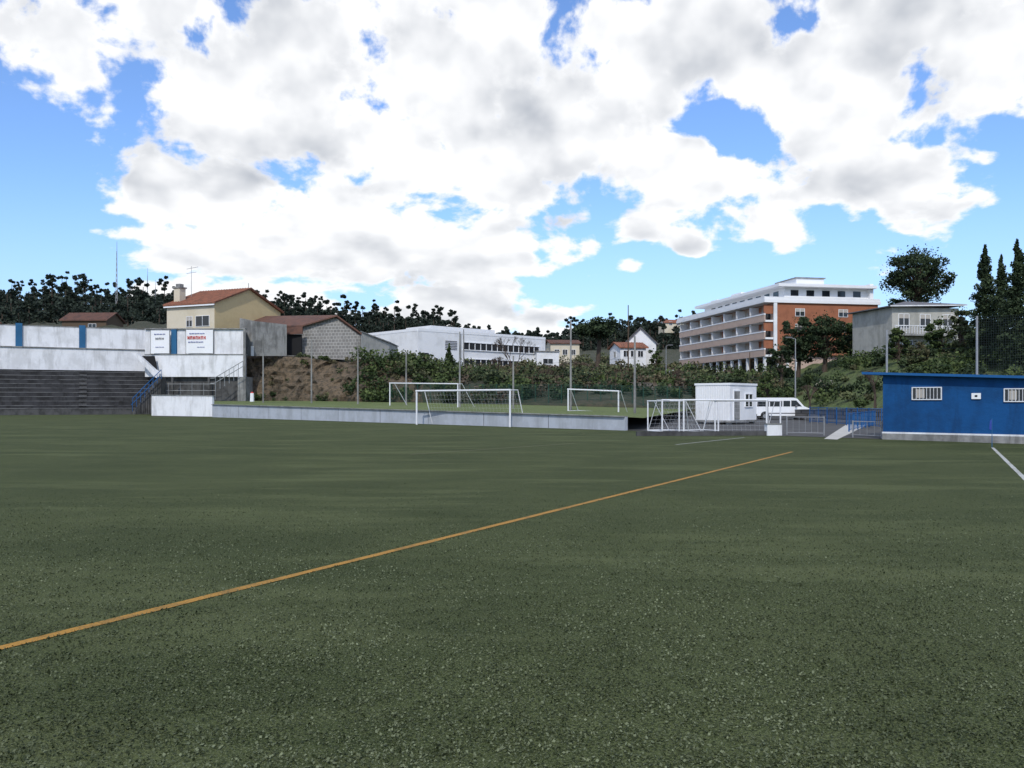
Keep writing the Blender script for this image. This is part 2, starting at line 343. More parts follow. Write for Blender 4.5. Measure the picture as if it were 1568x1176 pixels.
# ---------------------------------------------------------------- terrain
cols={-700:[(140,620),(141,520),(175,500),(225,490),(300,480),(420,475),(750,560)],
0:[(130,620),(131,520),(170,505),(220,495),(300,485),(420,476),(750,560)],
230:[(128,618),(129,515),(165,505),(220,498),(300,490),(420,482),(750,560)],
375:[(113,613),(117,545),(150,528),(220,508),(300,496),(420,490),(750,560)],
480:[(110,614),(114,550),(150,535),(220,515),(300,505),(420,497),(750,560)],
600:[(105,616),(110,560),(150,555),(220,540),(300,520),(420,508),(750,560)],
700:[(100,618),(108,588),(150,570),(220,552),(300,530),(420,518),(750,570)],
850:[(92,622),(105,598),(150,575),(220,552),(300,540),(420,532),(750,570)],
950:[(88,624),(100,600),(150,575),(220,552),(300,532),(420,514),(750,570)],
1060:[(90,626),(100,604),(130,580),(200,568),(300,535),(420,518),(750,570)],
1200:[(94,626),(100,610),(118,585),(135,576),(300,545),(420,535),(750,570)],
1300:[(80,630),(86,612),(100,562),(125,545),(300,545),(420,540),(750,570)],
1400:[(66,636),(72,608),(90,548),(105,535),(300,540),(420,540),(750,570)],
1568:[(56,640),(62,608),(80,545),(95,530),(300,540),(420,540),(750,570)],
2400:[(56,640),(62,608),(80,545),(95,530),(300,540),(420,540),(750,570)]}
ck=sorted(cols)
def rows_at(px):
    D=[];Y=[]
    for r in range(7):
        D.append(np.interp(px,ck,[cols[c][r][0] for c in ck])); Y.append(np.interp(px,ck,[cols[c][r][1] for c in ck]))
    return D,Y
def tz(px,d):
    D,Y=rows_at(px); return float(np.interp(d,D,[Z(y,q) for y,q in zip(Y,D)]))
pxs=list(range(-700,2401,6)); sub=12; V=[];rowsn=6*sub+1; FC={'hill':[],'soil_bank':[],'grass_slope':[]}
for i,px in enumerate(pxs):
    D,Y=rows_at(px)
    for r in range(rowsn):
        k0=min(r//sub,5); t=(r-k0*sub)/sub
        d=D[k0]*(1-t)+D[k0+1]*t; z0=Z(Y[k0],D[k0]);z1=Z(Y[k0+1],D[k0+1]); z=z0*(1-t)+z1*t
        x,yy=XY(px,d); nn=mnoise.noise(Vector((x*.15,yy*.15,0)))+.5*mnoise.noise(Vector((x*.5,yy*.5,3)))
        if r>0: z+=nn*(.5 if k0<2 else 1.2)
        if 0<r<2*sub:
            rk=abs(mnoise.noise(Vector((x*.35,z*.25,7))))*2.2+abs(mnoise.noise(Vector((x*1.1,z*.9,2))))*1.2+abs(mnoise.noise(Vector((x*2.5,z*2.2,4))))*.5
            x+=.5*mnoise.noise(Vector((x*.6,z*.8,9))); yy+=(rk-.9)*(1.4 if 330<px<660 else .5)
        V.append((x,yy,z if r else min(z,0)-.5))
for i in range(len(pxs)-1):
    for r in range(rowsn-1):
        a=i*rowsn+r; f=(a,a+rowsn,a+rowsn+1,a+1); px=pxs[i]
        if 330<px<650 and r<sub+1: FC['soil_bank'].append(f)
        elif px>1190 and r<sub*3: FC['grass_slope'].append(f)
        else: FC['hill'].append(f)
me=bpy.data.meshes.new('hill'); allf=FC['hill']+FC['soil_bank']+FC['grass_slope']; me.from_pydata(V,[],allf)
for k_ in ('hill','soil','lawn'): me.materials.append(M[k_])
mi=[0]*len(FC['hill'])+[1]*len(FC['soil_bank'])+[2]*len(FC['grass_slope']); me.polygons.foreach_set('material_index',mi)
me.polygons.foreach_set('use_smooth',[False if q==1 else True for q in mi]); me.update(); link(bpy.data.objects.new('hill',me))
u=MB(); a0=P(325,619.5,88.4); a1=P(957,638.5,48.8)
near=[P(232,612,95)]+[a0.lerp(a1,i/10) for i in range(11)]+[P(985,640,49)]
far=[P(232,606,118)]+[P(x,yv,d) for x,yv,d in zip([330+i*66 for i in range(11)],[613,613.3,613.8,614.5,615.5,616.5,618,619.5,621,622.5,624],[116,114,111,108,106,103,100,97,95,93,92])]+[P(1060,627,92)]
nn=len(near); u.add(near+far,[(i,i+1,i+1+nn,i+nn) for i in range(nn-1)]); mkobj('grass_training_pitch',u,M['field2'])
# ---------------------------------------------------------------- forest
C=[];S=[];Q=[]; tr=MB()
def addtree(px,d,h,r,ls,nl,k=5,tall=False):
    zb=tz(px,d); x,yv=XY(px,d); tr.cone((x,yv,zb-1),(x,yv,zb+h*.8),.25,.1,4)
    for i in range(k):
        t=random.uniform(.4 if tall else .12,1); rr=r*(1.2-t*.6)*random.uniform(.8,1.2)
        c=(x+random.uniform(-.8,.8)*r,yv+random.uniform(-.5,.5)*r,zb+h*t-rr*.4)
        p,s,q=clump(c,(rr*.6,rr*.6,rr*.42),nl,ls); C.append(p);S.append(s);Q.append(np.clip(q+random.uniform(-.3,.25),0,1))
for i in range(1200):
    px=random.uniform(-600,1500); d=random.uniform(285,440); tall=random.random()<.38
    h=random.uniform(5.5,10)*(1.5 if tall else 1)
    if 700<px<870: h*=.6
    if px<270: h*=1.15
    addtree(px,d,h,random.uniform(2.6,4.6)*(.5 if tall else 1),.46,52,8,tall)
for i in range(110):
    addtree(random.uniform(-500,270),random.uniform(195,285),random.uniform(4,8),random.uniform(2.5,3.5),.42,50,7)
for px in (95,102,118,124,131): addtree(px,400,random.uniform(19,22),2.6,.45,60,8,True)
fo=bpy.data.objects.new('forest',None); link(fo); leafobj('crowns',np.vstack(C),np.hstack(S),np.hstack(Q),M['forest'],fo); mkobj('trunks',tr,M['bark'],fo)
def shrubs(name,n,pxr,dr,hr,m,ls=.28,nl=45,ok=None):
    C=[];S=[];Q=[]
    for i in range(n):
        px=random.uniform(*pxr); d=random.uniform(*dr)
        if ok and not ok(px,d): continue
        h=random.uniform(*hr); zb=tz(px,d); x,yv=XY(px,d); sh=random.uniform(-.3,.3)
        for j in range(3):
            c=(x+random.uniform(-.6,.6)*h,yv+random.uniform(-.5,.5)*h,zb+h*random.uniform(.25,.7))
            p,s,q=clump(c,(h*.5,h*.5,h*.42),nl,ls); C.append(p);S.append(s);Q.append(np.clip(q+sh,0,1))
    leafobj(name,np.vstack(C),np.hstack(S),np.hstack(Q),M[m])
toe=lambda px:rows_at(px)[0][0]
shrubs('hillside_shrubs',230,(610,1200),(103,210),(1,2.8),'olive',.24,48)
shrubs('dark_hedge',70,(680,1200),(96,135),(1.2,2.8),'pine',.2,58)
shrubs('green_hedge',70,(680,1200),(96,135),(1.0,2.4),'leaf',.2,58)
shrubs('vineyard_scrub',240,(700,1150),(98,180),(.8,1.8),'twig',.22,28)
shrubs('bank_weeds',100,(375,650),(107,118),(.25,.8),'olive',.12,28,lambda px,d:d>toe(px)-1)
shrubs('bank_brambles',32,(375,650),(105,115),(.5,1.2),'leaf',.14,40,lambda px,d:d>toe(px)-1)
shrubs('bank_top_bushes',34,(545,700),(104,114),(1.2,2.8),'leaf',.2,55)
shrubs('slope_bushes',100,(1195,1568),(66,110),(.5,1.9),'leaf',.16,55,lambda px,d:d>toe(px)+2)
shrubs('slope_dark_bushes',60,(1195,1600),(66,115),(.8,2.2),'pine',.17,60,lambda px,d:d>toe(px)+2)
shrubs('pale_bushes',26,(1225,1480),(80,100),(.5,1.1),'olive',.14,50,lambda px,d:d>toe(px)+3)
shrubs('blossom_bush',2,(1268,1274),(93,95),(1.2,1.5),'blossom',.12,60)
vs_=MB()
for i in range(90):
    px=random.uniform(780,1060); d=random.choice([104,109,115,122,130]); x,yv=XY(px,d); zb=tz(px,d); vs_.cone((x,yv,zb-.3),(x,yv,zb+2.0),.05,.04,5)
for d in (104,109,115,122,130):
    for px in range(780,1050,18):
        a=Vector((*XY(px,d),tz(px,d)+1.7)); b=Vector((*XY(px+18,d),tz(px+18,d)+1.7)); vs_.cone(a,b,.02,.02,3)
mkobj('vineyard_trellis',vs_,M['wood'])
tw=Grp('terrace_stone_wall')
for i in range(9):
    px0=860+i*22; a=Vector((*XY(px0,106),tz(px0,106)-.5)); b=Vector((*XY(px0+22,106),tz(px0+22,106)-.5)); tw('wall','stone').extr([a,b,b+Vector((0,0,1.4)),a+Vector((0,0,1.4))],(0,.4,0))
tw.done()
# ---------------------------------------------------------------- stands
st=Grp('terraced_grandstand'); A=XY(-150,96); B=XY(236,108); ang=math.atan2(B[1]-A[1],B[0]-A[0]); L=math.hypot(B[0]-A[0],B[1]-A[1]); fr=frame(A[0],A[1],ang)
nr=10; rh=5.5/nr; rt=.72
for i in range(nr):
    st('terrace_steps','terrace').box(fr,0,L,i*rt,nr*rt+.5,(i*rh if i else -.3),(i+1)*rh)
    st('lit_step_nosing','lit_nosing').box(fr,0,L,i*rt-.04,i*rt+.22,(i+1)*rh+.002,(i+1)*rh+.08)
for u_ in (6,18):
    for i in range(nr*2): st('aisle_steps','conc_dark').box(fr,u_,u_+.9,i*rt/2-.36,nr*rt,i*rh/2+.01,(i+1)*rh/2+.01)
V0=nr*rt
st('lower_wall','stucco').box(fr,-1,L-.5,V0-.1,V0+.9,5.2,8.6)
st('ledge','concrete').box(fr,-1,L-.5,V0-.25,V0+.9,8.6,8.72)
st('upper_wall','stucco').box(fr,-1,L-.5,V0+.6,V0+.9,8.72,11.45)
st('coping','concrete').box(fr,-1,L-.5,V0+.55,V0+.95,11.45,11.55)
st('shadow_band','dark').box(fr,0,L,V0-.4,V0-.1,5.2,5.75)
for px in (29,126):
    k0=(px-784)/F; c,s=math.cos(ang),math.sin(ang); v=V0+.55
    uu=(k0*(A[1]+v*c)-(A[0]-v*s))/(c-k0*s)
    st('pilasters','bluep').box(fr,uu-.38,uu+.38,V0+.4,V0+.6,8.72,11.75)
st('front_wall','conc_dark').box(fr,0,L,-.9,-.7,-.2,.75)
st('front_wall_cap','lit_nosing').box(fr,0,L,-.95,-.65,.75,.83)
st('end_wall','stucco').wall(222,112,504,545,374,110,504,545,.4)
st('end_wall_lower','stucco').wall(222,111.4,543,577,374,109.4,543,577,.5)
st('end_coping','concrete').wall(221,111.3,542,543.2,375,109.3,542,543.2,.7)
st('end_coping','concrete').wall(221,111.7,502.6,504,375,109.7,502.6,504,.7)
st('pilasters','bluep').wall(262,111.2,504,543,270,111.1,504,543,.3)
st('right_pier','concrete').wall(364,109,577,616,376,109,577,616,3)
st('back_dark_wall','conc_dark').wall(232,112,577,618,374,110,577,618,.4)
st('side_return','concrete').wall(376,109.2,504,616,380,122,520,612,.3)
for px in (262,318): st('recess_posts','conc_dark').wall(px,109.6,577,612,px+3,109.6,577,612,.3)
for yv in (588,598): st('recess_rails','steel').tube([P(240,yv,108.8),P(330,yv,108.8)],.03)
for k_ in range(6): st('recess_rails','steel').tube([P(240+18*k_,586,108.8),P(240+18*k_,612,108.8)],.025)
n_=14
for i in range(n_):
    t=i/(n_-1); px=243-38*t
    st('stairs','conc_dark').wall(px-2,107.2-1.5*t,577+ t*52,640,px+3,107.2-1.5*t,577+t*52,640,1.6)
for off in (0,10):
    st('stair_rail','bluef').tube([P(247-off*.2,566+off,106.5),P(203-off*.2,610+off,105)],.05)
for i in range(8):
    t=i/7; st('stair_rail','bluef').cone(P(247-44*t,566+44*t,106.5-1.5*t),P(247-44*t,580+50*t,106.5-1.5*t),.03,.03)
st('upper_stair','stucco').extr([P(203,541,109.5),P(209,541,109.5),P(243,572,109.5),P(243,580,109.5),P(236,577,109.5)],(0,1,0))
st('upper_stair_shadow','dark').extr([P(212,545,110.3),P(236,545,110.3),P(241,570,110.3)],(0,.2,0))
for off in (0,8): st('right_stair_rail','steel').tube([P(372,553+off,107.5),P(328,579+off,107.5),P(322,579+off,107.5)],.05)
for i in range(7): st('right_stair_rail','steel').cone(P(372-7*i,553+4.1*i,107.5),P(372-7*i,575+4*i,107.5),.035,.035)
st.done()
fw=Grp('white_boundary_wall')
fw('wall','lowwall').wall(325,88,619.5,639.5,957,48.3,638.5,660,.25)
a=P(325,619.5,88);b=P(957,638.5,48.3)
for i in range(1,9):
    c=a.lerp(b,i/9); fw('joints','conc_dark').box(frame(c.x,c.y,math.atan2(b.y-a.y,b.x-a.x)),-.02,.02,-.004,.1,-.05,c.z-.03)
fw('coping','concrete').extr([a+Vector((-.1,-.1,0)),b+Vector((-.1,-.1,0)),b+Vector((-.1,-.1,.05)),a+Vector((-.1,-.1,.05))],Vector((.3,.3,0)))
fw.done()
fw=Grp('tall_white_wall'); fw('wall','stucco').wall(232,91,605,636.5,325,88.2,606.5,638,.3); fw('coping','concrete').wall(231,90.9,604,605,326,88.1,605.5,606.5,.45); fw.done()
def sign(name,px0,px1,yt,yb,d,rows):
    s=Grp(name); s('board','white2').wall(px0,d,yt,yb,px1,d-.1,yt,yb,.08)
    for (x0,x1,ya_,yb_,m) in rows:
        n=max(1,int((x1-x0)/4))
        for i in range(n):
            xa=x0+(x1-x0)*i/n; wv=(x1-x0)/n*.7; th=(yb_-ya_)*.22
            s('letters_'+m,m).wall(xa,d-.12,ya_,yb_,xa+wv*.28,d-.12,ya_,yb_,.05)
            s('letters_'+m,m).wall(xa+wv*.72,d-.12,ya_,yb_,xa+wv,d-.12,ya_,yb_,.05)
            q=ya_ if i%2 else ya_+(yb_-ya_)*.4
            s('letter_bars_'+m,m).wall(xa+wv*.28,d-.12,q,q+th,xa+wv*.72,d-.12,q,q+th,.05)
    s('frame','concrete').wall(px0-.8,d+.01,yt-1,yb+1,px0,d+.01,yt-1,yb+1,.1); s('frame','concrete').wall(px1,d-.09,yt-1,yb+1,px1+.8,d-.09,yt-1,yb+1,.1)
    s.done()
sign('advertising_sign',285,326,505,541,110.4,[(290,314,510,511.5,'bluesign'),(287,316,514.5,519.5,'red'),(288,312,523,524.5,'bluesign'),(302,314,531,532,'bluesign')])
sign('advertising_sign',231,259,506,541,110.9,[(236,254,511,512.5,'bluesign'),(238,252,517,520,'slate'),(238,252,531,532,'bluesign')])
# ---------------------------------------------------------------- houses
def win(gr,fr,u,z,w_,h_,v=-.0,axis='u',side=-1,fm='white2',blind=0):
    e=.06
    def bx(part,m,a0,a1,o0,o1,z0,z1):
        lo,hi=min(o0,o1),max(o0,o1)
        if axis=='u': gr(part,m).box(fr,a0,a1,v+lo,v+hi,z0,z1)
        else: gr(part,m).box(fr,v+lo,v+hi,a0,a1,z0,z1)
    bx('windows','glass',u-w_/2,u+w_/2,0,side*.03,z,z+h_)
    for (a0,a1,z0,z1) in ((u-w_/2-e,u-w_/2,z-e,z+h_+e),(u+w_/2,u+w_/2+e,z-e,z+h_+e),(u-w_/2,u+w_/2,z+h_,z+h_+e),(u-w_/2,u+w_/2,z-e,z),(u-.03,u+.03,z,z+h_)):
        bx('window_frames',fm,a0,a1,0,side*.08,z0,z1)
    if blind: bx('blinds','blind',u-w_/2,u+w_/2,0,side*.05,z+h_*(1-blind),z+h_)
def gable(name,ox,oy,ang,Wd,Dp,z0,ze,zr,wallm,roofm,gm=None,ov=.4):
    fr=frame(ox,oy,ang); gr=Grp(name)
    gr('walls',wallm).box(fr,0,Wd,0,Dp,z0,ze)
    for u_ in (0,Wd-.25):
        gr('gables',gm or wallm).extr([fr(u_,0,ze),fr(u_,Dp,ze),fr(u_,Dp/2,zr)],fr(1,0,0)*.25-fr(0,0,0)*.25)
    if gm: gr('gable_wall',gm).box(fr,Wd,Wd+.02,0,Dp,z0,ze)
    t=.22; sl=(zr-ze)/(Dp/2)
    for s_ in (0,1):
        e0=-ov if s_==0 else Dp+ov
        pts=[fr(-ov,e0,ze-sl*ov+.02),fr(Wd+ov,e0,ze-sl*ov+.02),fr(Wd+ov,Dp/2,zr+.02),fr(-ov,Dp/2,zr+.02)]
        gr('roof',roofm).extr(pts,(0,0,t))
    n=int(Wd/.5)
    for s_ in (0,1):
        e0=-ov if s_==0 else Dp+ov
        for i in range(n+1):
            u_=-ov+(Wd+2*ov)*i/n
            gr('tile_rows',roofm).cone(fr(u_,e0,ze-sl*ov+.02+t),fr(u_,Dp/2,zr+.02+t),.07,.07,5)
    return gr,fr
angh=math.atan2(-.404,.915)
ox,oy=-44.5-.915*9.5,125+.404*9.5
gr,fr=gable('yellow_house',ox,oy,angh,9.5,15,6,16.4,19.3,'cream','tile',gm='yellow')
win(gr,fr,4.6,13.0,1.1,1.5,blind=.4); win(gr,fr,7.2,13.0,2.6,1.5)
gr('eaves','white2').box(fr,-.3,9.8,-.42,-.3,16.0,16.2)
gr('chimney','cream').box(fr,.2,1.4,1.2,2.4,16,19.2); gr('chimney_cap','concrete').box(fr,.05,1.55,1.05,2.55,19.2,19.4); gr('chimney_cap','concrete').box(fr,.4,1.2,1.4,2.2,19.4,19.9)
gr('aerial','steel').cone(fr(1,4,17),fr(1,4,23),.04,.03); gr('aerial','steel').tube([fr(0,4,22.6),fr(2.4,4,22.8)],.03)
gr('aerial','steel').tube([fr(0,4,21.9),fr(2,4,22)],.03); gr('aerial','steel').cone(fr(9.4,7.5,19.4),fr(9.4,7.5,20.3),.05,.05)
gr.done()
x,yv=XY(95,175); gr,fr=gable('brown_cottage',x,yv,-.05,9.5,7,14,18.6,20.3,'wood','tileold'); win(gr,fr,6.5,16.5,1.6,1.3); gr.done()
x,yv=XY(-120,160); gr,fr=gable('village_house',x,yv,.1,12,8,10,15,17,'cream','tile'); win(gr,fr,6,12.5,1.6,1.3); gr.done()
sh=Grp('concrete_block_shed')
f0=[P(463,548,118),P(552,552,116),P(552,512,116),P(515,485,117),P(463,500,118)]
sh('gable_wall','block').extr(f0,(0,.35,0))
sh('roof','tileold').extr([P(461,500.5,117.4),P(516,484.5,116.4),P(385,486,140),P(330,500.5,138)],(0,0,.2))
sh('roof','tileold').extr([P(554,512.5,115.4),P(516,484.5,116.4),P(385,486,140),P(440,505,142)],(0,0,.2))
sh('side_wall_left','concrete').extr([P(463,548,118),P(463,502,118),P(345,503,136),P(345,530,136)],(.3,0,0))
sh('side_wall_right','block').extr([P(552,552,116),P(552,513,116),P(470,515,140),P(470,540,140)],(-.3,0,0))
sh('doorway','dark').wall(439,116.9,512,544,461.5,116.6,512,544,.2)
sh('door_lintel','tileold').wall(437,116.2,501.5,512,463,116.2,500,511,.3)
sh.done()
cw=Grp('concrete_retaining_wall'); cw('wall','concrete').wall(367,113,487,545,386,112,491,545,.3); cw('wall','concrete').wall(386,112,491,545,439,115,497,545,.3)
cw('post','white').wall(384,111.8,530,545,388,111.8,530,545,.2); cw.done()
cw=Grp('rendered_outbuilding'); cw('walls','greyhouse').extr([P(552.5,555,115.6),P(596,556,121),P(596,525,121),P(552.5,508,115.6)],(.0,9,0)); cw('roof_edge','concrete').extr([P(552,508,115.4),P(597,525,120.8),P(597,523.3,120.8),P(552,506.3,115.4)],(0,9.3,0)); cw.done()
wb_=Grp('white_modern_building'); ox,oy=XY(640,150); an=math.atan2(22,23.7); fr=frame(ox,oy,an); zt=14.3; zb=6.5
wb_('walls','white').box(fr,0,32.4,0,18,zb,zt)
wb_('roof','slate').box(fr,.3,32.1,.3,17.7,zt,zt+.1)
for a_ in ((0,32.4,-.05,.25),(0,32.4,17.75,18.05)): wb_('parapet','white2').box(fr,a_[0],a_[1],a_[2],a_[3],zt,zt+.5)
wb_('parapet','white2').box(fr,-.05,.25,.25,17.75,zt,zt+.5)
wb_('parapet','white2').box(fr,32.15,32.45,.25,17.75,zt,zt+.5)
wb_('rooftop_block','white2').box(fr,6,22,4,12,zt+.1,zt+1.6)
for z0,h_ in ((11.4,1.3),(8.3,1.3)):
    wb_('ribbon_windows','glass').box(fr,10.5,30.5,-.03,0,z0,z0+h_)
    for i in range(15):
        u_=10.5+20*i/14; wb_('mullions','white2').box(fr,u_-.06,u_+.06,-.12,0,z0,z0+h_)
    wb_('mullions','white2').box(fr,10.4,30.6,-.2,0,z0-.15,z0); wb_('mullions','white2').box(fr,10.4,30.6,-.2,0,z0+h_,z0+h_+.12)
for i in range(6): wb_('louvres','slate').box(fr,6.2,9,-.06,0,11.2+i*.3,11.35+i*.3)
wb_('doors','glass').box(fr,1.2,2.4,-.04,0,8,10.4); wb_('downpipe','steel').box(fr,9.8,9.9,-.15,0,zb,zt)
for i in range(4): wb_('side_windows','glass').box(fr,-.03,0,2+4*i,4+4*i,8.6,9.8)
wb_.done()
ax=Grp('white_annex_building'); x,yv=XY(822,168); fr=frame(x,yv,.2); ax('walls','white').box(fr,0,4.6,0,9,4,11.6); ax('roof_slab','concrete').box(fr,-.2,4.8,-.2,9.2,11.6,11.8)
win(ax,fr,2.3,9.2,2,1); ax.done()
def hs(name,px,d,w_,dp,yb,ye,yr,ang,wm,rm):
    x,yv=XY(px,d); gr,fr=gable(name,x,yv,ang,w_,dp,Z(yb,d)-2,Z(ye,d),Z(yr,d),wm,rm)
    zz=Z(yb,d)+.8
    for u_ in (w_*.22,w_*.5,w_*.78): win(gr,fr,u_,zz,1.1,1.2)
    win(gr,fr,dp*.5,zz,1.1,1.2,v=0,axis='v'); gr.done()
hs('cream_house',843,200,7,8,548,526,520,.1,'cream','tileold')
hs('white_house',950,170,5.6,6,552,532,524,.25,'white','tile')
hs('cream_house',1018,300,10,7,501,494,489,.15,'cream','tile')
x,yv=XY(1052,176); gr,fr=gable('gabled_white_house',x-6.5,yv,1.45,8,6.5,8,13.8,17,'white','slate'); win(gr,fr,3,11,1.2,1.3,v=0,axis='v'); gr.done()
# ---------------------------------------------------------------- apartment building
ap=Grp('orange_apartment_building'); an=math.atan2(.18,.984); fr=frame(40.9,130,an); W=17.7;Ln=36
fl=[5.0,8.9,11.6,14.3,17.0]
ap('brick_walls','orange').box(fr,0,W,0,Ln,8.9,17.0)
ap('ground_floor_walls','pinkish').box(fr,1.5,W,0.6,Ln,2,8.9)
ap('roof_slab','white2').box(fr,-1.9,W+.3,-.3,Ln+.3,17.0,17.5)
ap('penthouse_walls','white2').box(fr,2.2,W-1,1.2,Ln-4,17.5,19.6)
ap('penthouse_roof','white2').box(fr,.6,W-.2,-.1,Ln-3,19.6,20.05)
ap('roof_box','white2').box(fr,5,9.8,2.5,9,20.05,21.3); ap('roof_box_cap','concrete').box(fr,4.8,10,2.3,9.2,21.3,21.45)
ap('roof_box','white2').box(fr,3,7,18,22,20.05,21.0); ap('roof_box','white2').box(fr,3,6,28,31,20.05,20.9)
ap('penthouse_wing','white2').box(fr,W-1,W-.4,.6,8,17.5,20.4)
for i in range(5): ap('penthouse_windows','glass').box(fr,3.3+2.7*i,4.6+2.7*i,1.15,1.2,18.3,19.2)
for i in range(9): ap('penthouse_side_windows','glass').box(fr,2.15,2.2,3+3*i,4.7+3*i,18.0,19.2)
ap('terrace_parapet','white2').box(fr,-1.85,-1.7,-.2,Ln,17.5,17.95); ap('terrace_parapet','white2').box(fr,-1.7,W+.2,-.25,-.1,17.5,17.9)
for li,z in enumerate(fl[1:4]):
    ap('balcony_slabs','white2').box(fr,-1.7,0,0,Ln-1,z-.3,z)
    ap('balcony_parapets','pinkish').box(fr,-1.78,-1.6,0,Ln-1,z-.25,z+.8)
    ap('balcony_caps','white2').box(fr,-1.82,-1.56,0,Ln-1,z+.8,z+1.0)
    ap('balcony_rails','steel').box(fr,-1.72,-1.65,0,Ln-1,z+1.15,z+1.2)
    ap('balcony_end_wall','orange').box(fr,-1.7,0,.2,.5,z+1.0,z+2.4)
    for j in range(1,8):
        v=.2+j*(Ln-1.4)/7.0
        ap('balcony_partitions','white').box(fr,-1.6,-.03,v,v+.25,z,z+2.4)
    for j in range(14):
        v=1.4+j*2.5
        if j%2==0: ap('balcony_doors','glass').box(fr,-.06,-.03,v,v+1.5,z+.1,z+2.0)
        else: ap('balcony_blinds','blind').box(fr,-.1,-.03,v,v+1.5,z+.1,z+2.0)
    for j in range(5):
        ap('brick_panels','orange').box(fr,-.14,-.11,4.2+j*7,5.1+j*7,z,z+2.4)
ap('facade_panels','pinkish').box(fr,-.03,-.003,.1,Ln-.1,8.9,16.9)
for j in range(13):
    v=.4+j*2.9; ap('columns','white').box(fr,-1.6,-1.2,v,v+.4,2,8.6)
ap('shop_glass','glass').box(fr,1.42,1.5,1,Ln-1,5.2,8.3)
for z in (12.6,15.0):
    for u_ in (4.2,11.6): win(ap,fr,u_,z,1.5,1.1,blind=.4)
ap('white_corner_band','white').box(fr,-.3,.25,-.25,-.02,8.7,17)
for i in range(3): ap('end_columns','white').box(fr,.6+i*1.5,.9+i*1.5,.1,.5,2,8.9)
ap.done()
hh=Grp('hillside_grey_house'); x,yv=XY(1366,98); fr=frame(x,yv,.18); z0=7;zt=Z(470,98)
hh('walls','greyhouse').box(fr,0,8.8,0,8,z0,zt); hh('roof','slate').extr([fr(-.6,-.6,zt),fr(9.4,-.6,zt+.3),fr(9.4,8.6,zt+.3),fr(-.6,8.6,zt)],(0,0,.12))
hh('roof','slate').extr([fr(-.6,-.6,zt+.12),fr(9.4,-.6,zt+.42),fr(4.6,4,zt+1.2)],(0,0,.02)); hh('fascia','stucco').extr([fr(-.65,-.66,zt-.02),fr(9.45,-.66,zt+.28),fr(9.45,-.66,zt+.4),fr(-.65,-.66,zt+.12)],(0,.05,0))
hh('balcony','concrete').box(fr,-.5,8,-1.3,0,9.3,9.5)
for i in range(24): hh('balustrade','stucco').box(fr,-.45+i*.35,-.39+i*.35,-1.28,-1.2,9.5,10.4)
hh('balustrade','stucco').box(fr,-.5,8,-1.3,-1.18,10.4,10.5)
for u_ in (1.5,4.3,7.3): win(hh,fr,u_,10.3,1.3,1.6,blind=.3)
for u_ in (2,6): win(hh,fr,u_,7.6,1.2,1.2)
hh.done()
# ---------------------------------------------------------------- trees
tree('stone_pine_tree',915,150,488,560,36,'umbrella','pine',150,.26,38)
tree('pine_tree',1403,120,372,520,54,'pine','pine',140,.18,70)
tree('cypress_tree',1508,80,374,585,27,'cypress','pine',330,.12,50)
tree('cypress_tree',1558,74,366,590,30,'cypress','pine',330,.12,50)
tree('cypress_tree',1533,84,390,585,24,'cypress','pine',280,.12,46)
tree('cypress_tree',1590,76,385,590,24,'cypress','pine',200,.12,40)
tree('evergreen_tree',1222,112,478,572,30,'round','pine',120,.17,44)
tree('evergreen_tree',1262,110,474,566,36,'round','pine',120,.17,50)
tree('evergreen_tree',1302,112,490,565,24,'round','leaf',110,.17,36)
tree('evergreen_tree',1196,104,520,590,20,'round','pine',90,.17,26)
tree('evergreen_tree',1375,90,500,565,20,'round','leaf',90,.16,26)
tree('evergreen_tree',1405,86,520,570,16,'round','olive',90,.16,22)
tree('evergreen_tree',1440,90,482,560,24,'round','leaf',90,.16,28)
tree('evergreen_tree',1472,86,466,570,24,'round','olive',90,.16,28)
tree('conifer_tree',650,118,538,585,12,'round','pine',70,.18,18)
tree('conifer_tree',688,120,528,590,11,'cypress','leaf',70,.18,22)
for px,d,yt,yb,r in ((628,112,545,580,10),(742,125,560,590,12),(865,120,545,600,14),(985,118,548,600,18),(1030,110,570,610,20),(1005,150,528,575,12),(1130,95,572,622,20),(1175,92,570,625,20),(1085,98,585,622,18),(800,118,575,608,16),(905,105,575,615,22),(950,102,580,618,18),(700,112,570,605,14),(770,110,580,612,16),(1060,120,560,605,16),(848,108,585,618,16)):
    tree('garden_tree',px,d,yt,yb,r,'round',random.choice(['leaf','pine','olive']),60,.18,18)
def bare(name,px,d,yt,yb):
    t=MB(); x,yv=XY(px,d); zb=Z(yb,d); H=Z(yt,d)-zb
    def br(p,dr,l,r,n):
        q=p+dr*l; t.cone(p,q,r,r*.65,4)
        if n:
            for _ in range(3):
                nd=(dr+Vector((random.uniform(-.6,.6),random.uniform(-.6,.6),random.uniform(-.1,.4)))).normalized(); br(q,nd,l*.68,r*.62,n-1)
    br(Vector((x,yv,zb)),Vector((0,0,1)),H*.33,.14,5); mkobj(name,t,M['bark'])
for a_ in ((785,125,505,600),(770,128,540,600),(1045,105,560,612),(835,112,560,610),(1340,72,560,625),(1240,85,585,628)): bare('bare_tree',*a_)
